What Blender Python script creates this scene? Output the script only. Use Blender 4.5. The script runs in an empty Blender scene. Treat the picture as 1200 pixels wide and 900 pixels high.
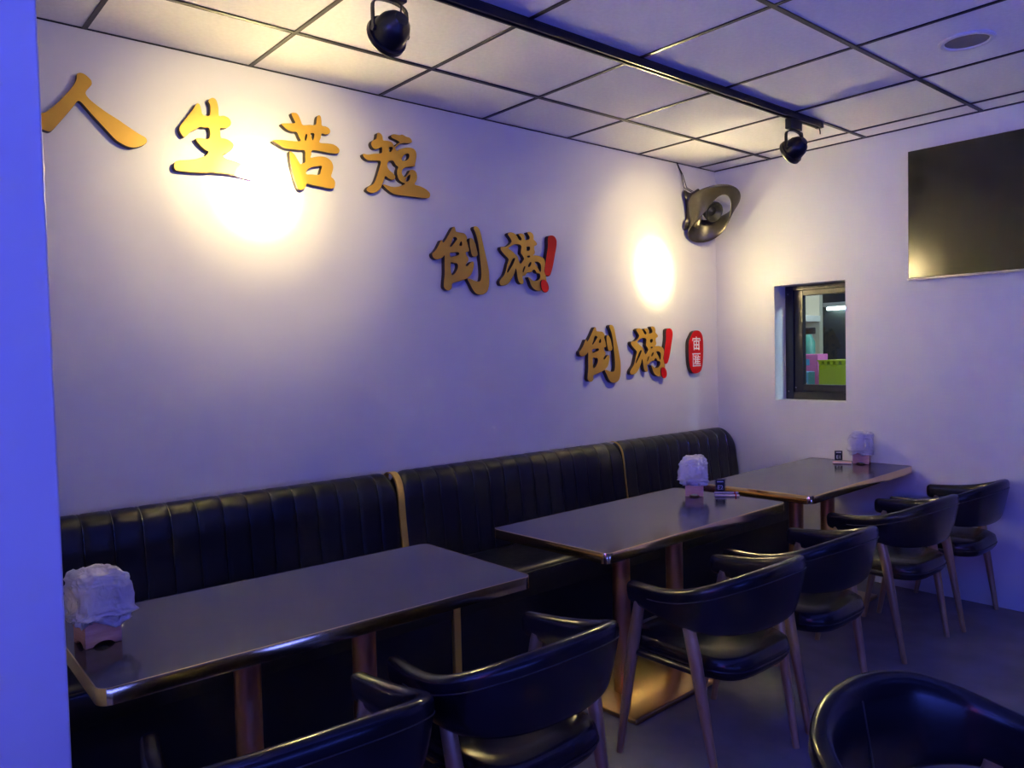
import bpy, bmesh, math, random
from mathutils import Vector, Matrix, noise
random.seed(7)
PI = math.pi
scene = bpy.context.scene
COL = scene.collection
H = 2.575            # ceiling height

# ---------------------------------------------------------------- camera
YAW, PITCH, ROLL, FPX = 0.861032, -0.039174, -0.023942, 914.24
cam_data = bpy.data.cameras.new('camera'); cam = bpy.data.objects.new('camera', cam_data); COL.objects.link(cam)
f_ = Vector((-math.sin(YAW) * math.cos(PITCH), math.cos(YAW) * math.cos(PITCH), math.sin(PITCH)))
r_ = Vector((math.cos(YAW), math.sin(YAW), 0)); u_ = r_.cross(f_)
r2 = r_ * math.cos(ROLL) + u_ * math.sin(ROLL); u2 = -r_ * math.sin(ROLL) + u_ * math.cos(ROLL)
M = Matrix((r2, u2, -f_)).transposed().to_4x4(); M.translation = (3.1192, -4.5299, 1.3842)
cam.matrix_world = M
cam_data.sensor_width = 36; cam_data.lens = FPX / 1200 * 36; cam_data.clip_start = 0.05
scene.camera = cam
# ---------------------------------------------------------------- world and exposure
world = bpy.data.worlds.new('world'); scene.world = world; world.use_nodes = True
world.node_tree.nodes['Background'].inputs[0].default_value = (0.02, 0.02, 0.05, 1)
world.node_tree.nodes['Background'].inputs[1].default_value = 0.2
vs = scene.view_settings
vs.view_transform = 'Standard'; vs.look = 'None'; vs.gamma = 1; vs.use_curve_mapping = False
vs.exposure = 0.53
scene.cycles.sample_clamp_indirect = 90.0
# ---------------------------------------------------------------- light levels (each lamp is built further down with its fixture)
BLUE = (0.075, 0.12, 1.0)
WARM = (1.0, 0.81, 0.38)
P_CORE, P_RING, P_HALO, P_MID, P_SPILL = 26000.0, 300.0, 40.0, 19.0, 7.5   # the two track spotlights: reflector core out to spill
P_BLUE_RIGHT, P_BLUE_REAR, P_BLUE_FILL = 18.5, 130.0, 20.0 # blue LED tubes, the last one an added fill
P_RED = 3.0                            # red neon tube
P_KITCHEN_FILL, P_REVEAL = 12.0, 40.0

# ================================================================ helpers
def new_obj(name, me, parent=None, mat=None, smooth=False):
    o = bpy.data.objects.new(name, me); COL.objects.link(o)
    if mat is not None:
        for m in (mat if isinstance(mat, (list, tuple)) else [mat]): me.materials.append(m)
    if smooth:
        for p in me.polygons: p.use_smooth = True
    if parent is not None: o.parent = parent
    return o
def from_bm(name, bm, mat, parent=None, smooth=False):
    me = bpy.data.meshes.new(name); bm.normal_update(); bm.to_mesh(me); bm.free()
    return new_obj(name, me, parent, mat, smooth)
def from_py(name, vs_, fs, mat, parent=None, smooth=False):
    me = bpy.data.meshes.new(name); me.from_pydata([tuple(v) for v in vs_], [], fs); me.update()
    bm = bmesh.new(); bm.from_mesh(me); bmesh.ops.recalc_face_normals(bm, faces=bm.faces); bm.to_mesh(me); bm.free()
    return new_obj(name, me, parent, mat, smooth)
def empty(name, loc=(0, 0, 0), rz=0.0):
    o = bpy.data.objects.new(name, None); COL.objects.link(o); o.location = loc; o.rotation_euler = (0, 0, rz)
    o.empty_display_size = 0.1; return o
def tag(o, label, cat, group=None):
    o['label'] = label; o['category'] = cat
    if group: o['group'] = group
    return o
def struct(o, label=None):
    o['kind'] = 'structure'
    if label: o['label'] = label
    return o
def bm_box(bm, lo, hi, bevel=0.0, seg=2):
    r = bmesh.ops.create_cube(bm, size=1)
    vs_ = r['verts']
    for v in vs_:
        v.co = Vector([lo[i] + (v.co[i] + 0.5) * (hi[i] - lo[i]) for i in range(3)])
    if bevel > 0:
        es = list({e for v in vs_ for e in v.link_edges})
        bmesh.ops.bevel(bm, geom=es, offset=bevel, segments=seg, affect='EDGES', profile=0.5)
    return vs_
def box(name, lo, hi, mat, parent=None, bevel=0.0, seg=2, smooth=False):
    bm = bmesh.new(); bm_box(bm, lo, hi, bevel, seg); return from_bm(name, bm, mat, parent, smooth)
def smooth_by_angle(o, deg=40):
    for p in o.data.polygons: p.use_smooth = True
    bm = bmesh.new(); bm.from_mesh(o.data)
    for e in bm.edges:
        if len(e.link_faces) == 2 and e.calc_face_angle(0) > math.radians(deg): e.smooth = False
    bm.to_mesh(o.data); bm.free()
    return o
def loft(rings, closed_ring=True, caps=True, closed_path=False):
    vs_, fs = [], []
    n = len(rings[0])
    for r in rings: vs_ += r
    m = len(rings)
    for i in range(m if closed_path else m - 1):
        for j in range(n if closed_ring else n - 1):
            a = i * n + j; b = i * n + (j + 1) % n; c = ((i + 1) % m) * n + (j + 1) % n; d = ((i + 1) % m) * n + j
            fs.append((a, b, c, d))
    if caps and not closed_path:
        fs.append(tuple(range(n))[::-1]); fs.append(tuple((m - 1) * n + j for j in range(n)))
    return vs_, fs
def tube_data(pts, rad, n=12):
    pts = [Vector(p) for p in pts]
    rads = rad if isinstance(rad, (list, tuple)) else [rad] * len(pts)
    rings = []; prev = None
    for i, p in enumerate(pts):
        t = (pts[min(i + 1, len(pts) - 1)] - pts[max(i - 1, 0)]).normalized()
        if prev is None:
            ref = Vector((0, 0, 1)) if abs(t.z) < 0.9 else Vector((1, 0, 0))
            a = t.cross(ref).normalized()
        else:
            a = (prev - t * prev.dot(t)).normalized()
        prev = a; b = t.cross(a)
        rings.append([p + (a * math.cos(2 * PI * k / n) + b * math.sin(2 * PI * k / n)) * rads[i] for k in range(n)])
    return loft(rings)
def tube(name, pts, rad, mat, parent=None, n=12):
    v, f = tube_data(pts, rad, n); return smooth_by_angle(from_py(name, v, f, mat, parent), 50)
def lathe_data(profile, n=32, axis=Matrix.Identity(4)):
    rings = []
    for r, z in profile:
        rings.append([axis @ Vector((r * math.cos(2 * PI * k / n), r * math.sin(2 * PI * k / n), z)) for k in range(n)])
    return loft(rings)
def lathe(name, profile, mat, parent=None, n=32, axis=Matrix.Identity(4), ang=35):
    v, f = lathe_data(profile, n, axis); return smooth_by_angle(from_py(name, v, f, mat, parent), ang)
def catmull(pts, sub, closed=False):
    n = len(pts); out = []
    rng = range(n) if closed else range(n - 1)
    g = (lambda i: pts[i % n]) if closed else (lambda i: pts[max(0, min(n - 1, i))])
    for i in rng:
        p0, p1, p2, p3 = g(i - 1), g(i), g(i + 1), g(i + 2)
        for k in range(sub):
            t = k / sub
            out.append(tuple(0.5 * ((2 * b) + (c - a) * t + (2 * a - 5 * b + 4 * c - d) * t * t + (3 * b - a - 3 * c + d) * t ** 3)
                             for a, b, c, d in zip(p0, p1, p2, p3)))
    if not closed: out.append(tuple(pts[-1]))
    return out
def rrect(x0, x1, y0, y1, r, n=6):
    out = []
    for cx, cy, a0 in ((x1 - r, y1 - r, 0), (x0 + r, y1 - r, PI / 2), (x0 + r, y0 + r, PI), (x1 - r, y0 + r, 1.5 * PI)):
        for k in range(n + 1):
            a = a0 + PI / 2 * k / n; out.append((cx + r * math.cos(a), cy + r * math.sin(a)))
    return out

# ================================================================ materials
def mat(name, color, rough=0.5, metal=0.0, spec=0.5, coat=0.0, coat_rough=0.1):
    m = bpy.data.materials.new(name); m.use_nodes = True
    b = m.node_tree.nodes['Principled BSDF']
    b.inputs['Base Color'].default_value = (*color, 1); b.inputs['Roughness'].default_value = rough
    b.inputs['Metallic'].default_value = metal; b.inputs['Specular IOR Level'].default_value = spec
    b.inputs['Coat Weight'].default_value = coat; b.inputs['Coat Roughness'].default_value = coat_rough
    return m
def nt(m): return m.node_tree, m.node_tree.nodes['Principled BSDF']
def add_noise(m, scale=20, detail=4, bump=0.1, dist=0.002, col=None, stretch=(1, 1, 1), rough=None):
    t, b = nt(m); N = t.nodes; L = t.links
    tc = N.new('ShaderNodeTexCoord'); mp = N.new('ShaderNodeMapping'); mp.inputs['Scale'].default_value = stretch
    L.new(tc.outputs['Object'], mp.inputs[0])
    nz = N.new('ShaderNodeTexNoise'); nz.inputs['Scale'].default_value = scale; nz.inputs['Detail'].default_value = detail
    L.new(mp.outputs[0], nz.inputs['Vector'])
    if bump:
        bp = N.new('ShaderNodeBump'); bp.inputs['Strength'].default_value = bump; bp.inputs['Distance'].default_value = dist
        L.new(nz.outputs[0], bp.inputs['Height']); L.new(bp.outputs[0], b.inputs['Normal'])
    if col:
        cr = N.new('ShaderNodeValToRGB'); cr.color_ramp.elements[0].position = 0.35; cr.color_ramp.elements[1].position = 0.65
        cr.color_ramp.elements[0].color = (*col[0], 1); cr.color_ramp.elements[1].color = (*col[1], 1)
        L.new(nz.outputs[0], cr.inputs[0]); L.new(cr.outputs[0], b.inputs['Base Color'])
    if rough:
        mr = N.new('ShaderNodeMapRange'); mr.inputs['To Min'].default_value = rough[0]; mr.inputs['To Max'].default_value = rough[1]
        L.new(nz.outputs[0], mr.inputs[0]); L.new(mr.outputs[0], b.inputs['Roughness'])
    return m
def emit(name, color, strength):
    m = bpy.data.materials.new(name); m.use_nodes = True
    b = m.node_tree.nodes['Principled BSDF']; b.inputs['Base Color'].default_value = (*color, 1)
    b.inputs['Emission Color'].default_value = (*color, 1); b.inputs['Emission Strength'].default_value = strength
    return m

M_wall = add_noise(mat('wall_paint', (0.73, 0.715, 0.71), 0.36, spec=0.40), 9, 5, 0.12, 0.004, stretch=(1, 1, 0.25))
M_wall_dark = mat('dark_wall_paint', (0.05, 0.048, 0.055), 0.6)
M_tile = add_noise(mat('ceiling_tile', (0.76, 0.73, 0.74), 0.85, spec=0.2), 60, 6, 0.25, 0.002, col=((0.85, 0.83, 0.835), (0.90, 0.88, 0.885)))
M_grid = mat('grid_black', (0.012, 0.011, 0.012), 0.38, spec=0.5)
M_floor = add_noise(mat('floor_vinyl', (0.15, 0.14, 0.15), 0.55, spec=0.35), 5, 8, 0.1, 0.002, col=((0.17, 0.155, 0.15), (0.23, 0.21, 0.205)))
M_black = mat('black_paint', (0.008, 0.008, 0.009), 0.35, spec=0.5)
M_leather = add_noise(mat('black_leather', (0.007, 0.0075, 0.009), 0.25, spec=0.38), 150, 3, 0.15, 0.001)
M_bench = add_noise(mat('bench_leather', (0.008, 0.009, 0.010), 0.36, spec=0.42), 26, 6, 0.35, 0.004, rough=(0.24, 0.42))
M_piping = mat('piping_gloss', (0.018, 0.019, 0.022), 0.16, spec=0.9)
M_base = mat('bench_base_black', (0.010, 0.010, 0.012), 0.6, spec=0.3)
M_stitch = mat('stitch_thread', (0.02, 0.02, 0.024), 0.5)
M_wood_leg = add_noise(mat('bronze_leg', (0.50, 0.32, 0.17), 0.30, metal=0.4), 30, 4, 0.05, 0.001, col=((0.44, 0.27, 0.13), (0.58, 0.38, 0.20)), stretch=(1, 1, 0.1))
M_gold = mat('polished_gold', (0.82, 0.60, 0.27), 0.13, metal=1.0)
M_gold_trim = mat('gold_trim', (0.75, 0.50, 0.10), 0.30, metal=0.4)
M_gold_sat = add_noise(mat('satin_gold', (0.62, 0.40, 0.15), 0.28, metal=1.0), 60, 3, 0.03, 0.001, stretch=(1, 1, 0.05))
M_copper = add_noise(mat('copper_tube', (0.70, 0.36, 0.16), 0.30, metal=1.0), 50, 3, 0.03, 0.001)
M_top = add_noise(mat('table_laminate', (0.050, 0.042, 0.050), 0.13, spec=0.55, coat=0.0, coat_rough=0.08), 7, 7, 0.02, 0.001,
                  col=((0.026, 0.023, 0.026), (0.042, 0.037, 0.040)), stretch=(6, 0.6, 1))
M_edge_line = mat('edge_line', (0.72, 0.62, 0.48), 0.25, metal=1.0)
M_glyph = add_noise(mat('gold_lacquer', (0.66, 0.37, 0.045), 0.38, metal=0.2, spec=0.35), 40, 3, 0.05, 0.002)
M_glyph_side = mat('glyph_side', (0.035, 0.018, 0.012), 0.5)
M_red = mat('red_lacquer', (0.62, 0.003, 0.006), 0.5, spec=0.2)
M_white = mat('white_print', (0.85, 0.82, 0.8), 0.5)
M_screen = mat('tv_screen', (0.006, 0.006, 0.007), 0.16, spec=0.5)
M_bezel = mat('tv_bezel', (0.45, 0.42, 0.42), 0.3, metal=0.8)
M_gun = mat('gunmetal', (0.085, 0.075, 0.062), 0.36, metal=0.75)
M_gun_dark = mat('driver_black', (0.02, 0.02, 0.02), 0.4)
M_alu = mat('window_frame_black', (0.014, 0.014, 0.018), 0.35)
M_box_wood = add_noise(mat('pink_wood', (0.70, 0.34, 0.25), 0.45), 18, 5, 0.08, 0.002, col=((0.66, 0.31, 0.22), (0.76, 0.40, 0.30)), stretch=(1, 1, 8))
M_tissue = mat('tissue', (0.75, 0.72, 0.74), 0.8)
M_spk_rim = mat('speaker_white', (0.75, 0.72, 0.72), 0.4)
M_spk_grille = add_noise(mat('speaker_grille', (0.22, 0.20, 0.20), 0.55), 400, 1, 0.4, 0.002)
def make_glass(name, tint, transp):
    m = bpy.data.materials.new(name); m.use_nodes = True; t = m.node_tree; t.nodes.clear()
    o = t.nodes.new('ShaderNodeOutputMaterial'); mx = t.nodes.new('ShaderNodeMixShader'); lw = t.nodes.new('ShaderNodeLayerWeight'); lw.inputs[0].default_value = 0.5
    pw = t.nodes.new('ShaderNodeMath'); pw.operation = 'POWER'; pw.inputs[1].default_value = 5; fr = t.nodes.new('ShaderNodeMath'); fr.operation = 'MULTIPLY_ADD'; fr.inputs[1].default_value = 0.9; fr.inputs[2].default_value = 0.035
    t.links.new(lw.outputs['Facing'], pw.inputs[0]); t.links.new(pw.outputs[0], fr.inputs[0])
    tr = t.nodes.new('ShaderNodeBsdfTransparent'); tr.inputs[0].default_value = (*tint, 1)
    gl = t.nodes.new('ShaderNodeBsdfGlossy'); gl.inputs['Roughness'].default_value = 0.02
    t.links.new(fr.outputs[0], mx.inputs[0]); t.links.new(tr.outputs[0], mx.inputs[1]); t.links.new(gl.outputs[0], mx.inputs[2])
    t.links.new(mx.outputs[0], o.inputs[0]); return m
M_glass = make_glass('window_glass', (0.86, 0.9, 0.88), 1)
M_acrylic = make_glass('clear_acrylic', (0.93, 0.93, 0.93), 1)
def make_bag():
    m = bpy.data.materials.new('thin_plastic_bag'); m.use_nodes = True; t = m.node_tree; b = t.nodes['Principled BSDF']
    b.inputs['Base Color'].default_value = (0.92, 0.90, 0.92, 1); b.inputs['Roughness'].default_value = 0.16
    b.inputs['Specular IOR Level'].default_value = 0.6
    tc = t.nodes.new('ShaderNodeTexCoord'); nz = t.nodes.new('ShaderNodeTexNoise'); nz.noise_type = 'RIDGED_MULTIFRACTAL' if hasattr(nz, 'noise_type') else None
    nz.inputs['Scale'].default_value = 40; nz.inputs['Detail'].default_value = 3; nz.inputs['Distortion'].default_value = 1.2
    bp = t.nodes.new('ShaderNodeBump'); bp.inputs['Strength'].default_value = 0.9; bp.inputs['Distance'].default_value = 0.006
    t.links.new(tc.outputs['Object'], nz.inputs['Vector']); t.links.new(nz.outputs[0], bp.inputs['Height']); t.links.new(bp.outputs[0], b.inputs['Normal'])
    o = t.nodes['Material Output']; mx = t.nodes.new('ShaderNodeMixShader'); tr = t.nodes.new('ShaderNodeBsdfTransparent')
    tl = t.nodes.new('ShaderNodeBsdfTranslucent'); tl.inputs[0].default_value = (0.8, 0.78, 0.8, 1); mx2 = t.nodes.new('ShaderNodeMixShader')
    mx2.inputs[0].default_value = 0.3; mx.inputs[0].default_value = 0.22
    t.links.new(b.outputs[0], mx2.inputs[1]); t.links.new(tl.outputs[0], mx2.inputs[2])
    t.links.new(mx2.outputs[0], mx.inputs[1]); t.links.new(tr.outputs[0], mx.inputs[2]); t.links.new(mx.outputs[0], o.inputs[0])
    return m
M_bag = make_bag()

# ================================================================ the room
XR, YF = 4.5, -7.2          # right wall, wall behind the viewer
struct(box('floor', (-0.2, YF - 0.2, -0.1), (XR + 0.2, 0.2, 0.0), M_floor), 'dark grey smooth vinyl floor')
struct(box('wall_left', (-0.15, YF, 0), (0, 0.0, H + 0.12), M_wall), 'long pale lavender grey wall carrying the gold characters')
struct(box('wall_right', (XR, YF, 0), (XR + 0.15, 0.0, H + 0.12), M_wall_dark), 'dark painted right hand wall')
struct(box('wall_front', (-0.15, YF - 0.15, 0), (XR + 0.15, YF, H + 0.12), M_wall_dark), 'dark painted wall behind the viewer')
# partition that juts out of the left wall, its blue-lit face fills the left edge of the picture
struct(box('wall_partition', (0.0, -5.3, 0), (1.45, -4.2275, H - 0.004), M_wall, bevel=0.004), 'blue-lit partition wall at the left edge')
# back wall with the window opening
WX0, WX1, WZ0, WZ1, WT = 0.432, 0.896, 1.046, 1.772, 0.22
bm = bmesh.new()
bm_box(bm, (-0.15, 0, 0), (WX0, WT, H + 0.12)); bm_box(bm, (WX1, 0, 0), (XR + 0.15, WT, H + 0.12))
bm_box(bm, (WX0, 0, 0), (WX1, WT, WZ0)); bm_box(bm, (WX0, 0, WZ1), (WX1, WT, H + 0.12))
struct(from_bm('wall_back', bm, M_wall), 'lavender grey back wall with a small window opening')

# ---- ceiling: slab, lay-in tiles and black grid
T = 0.605; L1 = 0.4187; C7 = -0.1898
ceil = struct(box('ceiling', (-0.15, YF - 0.15, H + 0.03), (XR + 0.15, 0.2, H + 0.10), M_base), 'suspended ceiling of pale square tiles in a black grid')
xs = [0.0] + [L1 + i * T for i in range(7)] + [XR]
ys = [0.0] + [C7 - i * T for i in range(12)] + [YF]
g = 0.0105
tile_cache = {}
for i in range(len(xs) - 1):
    for j in range(len(ys) - 1):
        w = xs[i + 1] - xs[i]; d = ys[j] - ys[j + 1]
        key = (round(w, 3), round(d, 3))
        if key not in tile_cache:
            bm = bmesh.new(); bm_box(bm, (-w / 2 + 0.004, -d / 2 + 0.004, 0), (w / 2 - 0.004, d / 2 - 0.004, 0.018), 0.002, 1)
            me = bpy.data.meshes.new('ceiling_tile'); bm.to_mesh(me); bm.free(); me.materials.append(M_tile); tile_cache[key] = me
        o = bpy.data.objects.new('ceiling_tile', tile_cache[key]); COL.objects.link(o); o.parent = ceil
        o.location = ((xs[i] + xs[i + 1]) / 2, (ys[j] + ys[j + 1]) / 2, H + 0.004)
def tee(name, lo, hi, axis):
    bm = bmesh.new()
    bm_box(bm, (lo[0], lo[1], H - 0.0015), (hi[0], hi[1], H + 0.0035), 0.0008, 1)
    if axis == 'y': bm_box(bm, ((lo[0] + hi[0]) / 2 - 0.0015, lo[1], H + 0.0035), ((lo[0] + hi[0]) / 2 + 0.0015, hi[1], H + 0.026))
    else: bm_box(bm, (lo[0], (lo[1] + hi[1]) / 2 - 0.0015, H + 0.0035), (hi[0], (lo[1] + hi[1]) / 2 + 0.0015, H + 0.026))
    return from_bm(name, bm, M_grid, ceil)
for x in xs[1:-1]: tee('main_tee', (x - g, YF, 0), (x + g, 0, 0), 'y')
for y in ys[1:-1]:
    for i in range(len(xs) - 1):
        a = xs[i] + (g if i else 0); b = xs[i + 1] - (g if i < len(xs) - 2 else 0)
        tee('cross_tee', (a, y - g * 0.8, 0), (b, y + g * 0.8, 0), 'x')
box('wall_angle', (0, -0.012, H - 0.002), (XR, 0, H + 0.004), M_grid, ceil)
box('wall_angle', (0, YF, H - 0.001), (0.003, 0, H + 0.004), M_grid, ceil)

# ---- window: frame, sash, pane
win = struct(empty('window_1', (WX0, 0.13, WZ0)), 'small dark framed window looking into a kitchen')
def ring_frame(name, x0, x1, z0, z1, wl, wr, wt, wb, y0, y1, m, parent):
    bm = bmesh.new()
    bm_box(bm, (x0, y0, z0), (x0 + wl, y1, z1), 0.002, 1); bm_box(bm, (x1 - wr, y0, z0), (x1, y1, z1), 0.002, 1)
    bm_box(bm, (x0 + wl, y0, z1 - wt), (x1 - wr, y1, z1), 0.002, 1); bm_box(bm, (x0 + wl, y0, z0), (x1 - wr, y1, z0 + wb), 0.002, 1)
    return from_bm(name, bm, m, parent)
ww, wh = WX1 - WX0, WZ1 - WZ0
ring_frame('frame', 0, ww, 0, wh, 0.055, 0.03, 0.03, 0.05, 0, 0.07, M_alu, win)
ring_frame('sash', 0.055, ww - 0.03, 0.05, wh - 0.03, 0.06, 0.035, 0.035, 0.045, 0.012, 0.05, M_alu, win)
box('glass_pane', (0.112, 0.028, 0.092), (ww - 0.062, 0.034, wh - 0.062), M_glass, win)
bm = bmesh.new()
for sx, sz in ((0.02, 0.05), (0.02, wh - 0.05), (0.07, 0.075)): bmesh.ops.create_uvsphere(bm, u_segments=10, v_segments=6, radius=0.005, matrix=Matrix.Translation((sx, 0, sz)))
from_bm('screw', bm, M_bezel, win, True)

# ================================================================ the kitchen seen through the window
M_kwall = mat('kitchen_cream', (0.55, 0.50, 0.40), 0.6)
M_kdark = mat('kitchen_dark', (0.030, 0.040, 0.035), 0.4)
struct(box('wall_kitchen_far', (-3.0, 3.0, 0), (2.5, 3.1, 2.6), M_kdark))
struct(box('wall_kitchen_left', (-3.1, 0.22, 0), (-3.0, 3.1, 2.6), M_kwall))
struct(box('wall_kitchen_right', (2.5, 0.22, 0), (2.6, 3.1, 2.6), M_kwall))
struct(box('wall_kitchen_top', (-3.1, 0.22, 2.6), (2.6, 3.1, 2.7), M_kwall))
struct(box('floor_kitchen', (-3.1, 0.2, -0.1), (2.6, 3.1, 0.0), M_floor))

# ================================================================ banquette bench along the left wall
# backrest profile in (x, z): from the wall over the rolled top and down the front
PROF = catmull([(0.012, 0.30), (0.012, 0.62), (0.014, 0.815), (0.028, 0.846), (0.060, 0.858), (0.100, 0.848), (0.128, 0.815), (0.142, 0.76), (0.152, 0.66), (0.166, 0.55), (0.176, 0.44), (0.178, 0.30)], 4)
def bench(y0, y1, n, label, lead_strip, right_round):
    b = empty('banquette_bench', (0.006, y0, 0)); L = y1 - y0
    tag(b, label, 'bench', 'channelled banquette bench sections along the wall')
    # carcass behind the channels
    box('backboard', (0.0, 0.0, 0.02), (0.075, L, 0.80), M_base, b)
    cw = L / n
    for k in range(n):
        rings = []
        m = 8
        for q in range(m + 1):
            s = q / m; yy = k * cw + 0.0012 + s * (cw - 0.0024)
            e = abs(2 * s - 1)
            puff = -0.0042 * e ** 14                                   # dips sharply into the seam
            endc = 0.0
            if k == 0 and s < 0.999: endc = -0.03 * max(0, 1 - (yy / 0.05)) ** 2
            if k == n - 1: endc = -(0.055 if right_round else 0.03) * max(0, 1 - ((L - yy) / (0.10 if right_round else 0.05))) ** 2
            ring = []
            cx, cz = 0.085, 0.72
            for i, (px, pz) in enumerate(PROF):
                # inward normal offset
                a = PROF[max(i - 1, 0)]; c = PROF[min(i + 1, len(PROF) - 1)]
                tx, tz = c[0] - a[0], c[1] - a[1]; ln = math.hypot(tx, tz) or 1
                nx, nz = -tz / ln, tx / ln                            # outward
                off = puff
                w = max(0, min(1, (pz - 0.62) / 0.2))
                x = max(px + nx * off * (1 if px > 0.02 else 0), 0.0125); z = pz + nz * off + endc * w
                ring.append(Vector((x, yy, z)))
            rings.append(ring)
        v, f = loft(rings)
        smooth_by_angle(from_py('backrest_channel', v, f, M_bench, b), 60)
        if k:
            sp = [(max(x + 0.0, 0.014) , k * cw, z) for x, z in PROF[10:]]
            sp = [(x - 0.0012, y, z - (0.0035 if z > 0.82 else 0)) for x, y, z in sp]
            tube('seam_piping', sp, 0.0028, M_piping, b, 6)
    # seat cushion and plinth
    v, f = [], []
    prof = catmull([(0.17, 0.30), (0.17, 0.428), (0.30, 0.437), (0.48, 0.436), (0.535, 0.43), (0.552, 0.412), (0.555, 0.385), (0.550, 0.34), (0.54, 0.30)], 4)
    rings = [[Vector((x, yy, z)) for x, z in prof] for yy in (0.004, 0.02, L / 2, L - 0.02, L - 0.004)]
    v, f = loft(rings); smooth_by_angle(from_py('seat', v, f, M_bench, b), 45)
    tube('seat_piping', [(0.5535, 0.004, 0.412), (0.5535, L - 0.004, 0.412)], 0.005, M_bench, b, 8)
    box('plinth', (0.02, 0.002, 0.0), (0.53, L - 0.002, 0.30), M_base, b)
    if lead_strip:
        w = lead_strip
        pr = [(x + (0.002 if x > 0.02 else 0), z + 0.001) for x, z in PROF[6:]]
        rings = [[Vector((x, -w + 0.003, z)) for x, z in pr], [Vector((x, -0.003, z)) for x, z in pr]]
        vs2 = rings[0] + rings[1] + [Vector((p.x - 0.008, p.y, p.z - 0.004)) for p in rings[0]] + [Vector((p.x - 0.008, p.y, p.z - 0.004)) for p in rings[1]]
        n_ = len(pr); fs2 = []
        for i in range(n_ - 1):
            fs2 += [(i, i + 1, n_ + i + 1, n_ + i), (2 * n_ + i, 3 * n_ + i, 3 * n_ + i + 1, 2 * n_ + i + 1),
                    (i, 2 * n_ + i, 2 * n_ + i + 1, i + 1), (n_ + i, n_ + i + 1, 3 * n_ + i + 1, 3 * n_ + i)]
        fs2 += [(0, n_, 3 * n_, 2 * n_), (n_ - 1, 3 * n_ - 1, 4 * n_ - 1, 2 * n_ - 1)]
        s = from_py('divider_strip', vs2, fs2, M_gold_trim, b); s['label'] = 'thin gold divider strip between bench sections'
        s2 = box('plinth_strip', (0.52, -w + 0.002, 0.0), (0.545, -0.002, 0.43), M_gold_trim, b, 0.002, 1)
    return b
bench(-4.215, -2.668, 16, 'black channelled leather bench section nearest the blue partition wall', 0, False)
bench(-2.630, -1.150, 15, 'middle black channelled leather bench section, right of the wide gold divider strip', 0.038, False)
bench(-1.138, -0.015, 11, 'black channelled leather bench section ending with a rounded corner at the back wall', 0.012, True)

# ================================================================ tables
ZT = 0.705
def table(cx, cy, rz, label):
    t = tag(empty('dining_table', (cx, cy, 0), rz), label, 'table', 'dark tables along the bench')
    L, W = 1.2, 0.59
    def slab(name, dx, z0, z1, r, m, bev=0.0):
        bm = bmesh.new(); pts = rrect(-W / 2 + dx, W / 2 - dx, -L / 2 + dx, L / 2 - dx, r, 6)
        lo = [bm.verts.new((x, y, z0)) for x, y in pts]; hi = [bm.verts.new((x, y, z1)) for x, y in pts]
        bm.faces.new(lo[::-1]); bm.faces.new(hi)
        for i in range(len(pts)): bm.faces.new((lo[i], lo[(i + 1) % len(pts)], hi[(i + 1) % len(pts)], hi[i]))
        return smooth_by_angle(from_bm(name, bm, m, t), 40)
    slab('table_top', 0.0035, ZT - 0.028, ZT, 0.0265, M_top)
    # metal edge band: open ring
    bm = bmesh.new()
    o_ = rrect(-W / 2, W / 2, -L / 2, L / 2, 0.03, 8); i_ = rrect(-W / 2 + 0.0034, W / 2 - 0.0034, -L / 2 + 0.0034, L / 2 - 0.0034, 0.0266, 8)
    n = len(o_)
    prof = [(i_, ZT - 0.036), (o_, ZT - 0.036), (o_, ZT - 0.002), ([(a[0] * .7 + b[0] * .3, a[1] * .7 + b[1] * .3) for a, b in zip(o_, i_)], ZT + 0.0004), (i_, ZT + 0.0006)]
    vs_ = [[bm.verts.new((x, y, z)) for x, y in pts] for pts, z in prof]
    for a in range(len(prof)):
        b = (a + 1) % len(prof)
        for k in range(n): bm.faces.new((vs_[a][k], vs_[a][(k + 1) % n], vs_[b][(k + 1) % n], vs_[b][k]))
    e = smooth_by_angle(from_bm('edge_band', bm, M_gold, t), 40); e['label'] = 'polished gold edge band'
    slab('underlay', 0.05, ZT - 0.05, ZT - 0.0285, 0.02, M_base)
    for s in (-1, 1):
        c = lathe('column', [(0.036, 0.022), (0.036, ZT - 0.05)], M_copper, t, 28, Matrix.Translation((0, s * 0.178, 0))); c['label'] = 'copper coloured round column'
    bm = bmesh.new(); bm_box(bm, (-0.20, -0.345, 0.0), (0.20, 0.345, 0.022), 0.007, 3)
    bp = smooth_by_angle(from_bm('base_plate', bm, M_gold_sat, t), 30); bp['label'] = 'flat satin gold base plate'
    return t
table(1.060, -3.552, -0.016, 'dark top table with gold edge nearest the blue partition wall')
table(1.045, -2.025, 0.032, 'middle dark top table, its gold base plate showing under a chair')
table(1.022, -0.642, 0.040, 'far dark top table standing against the back wall')

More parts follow.
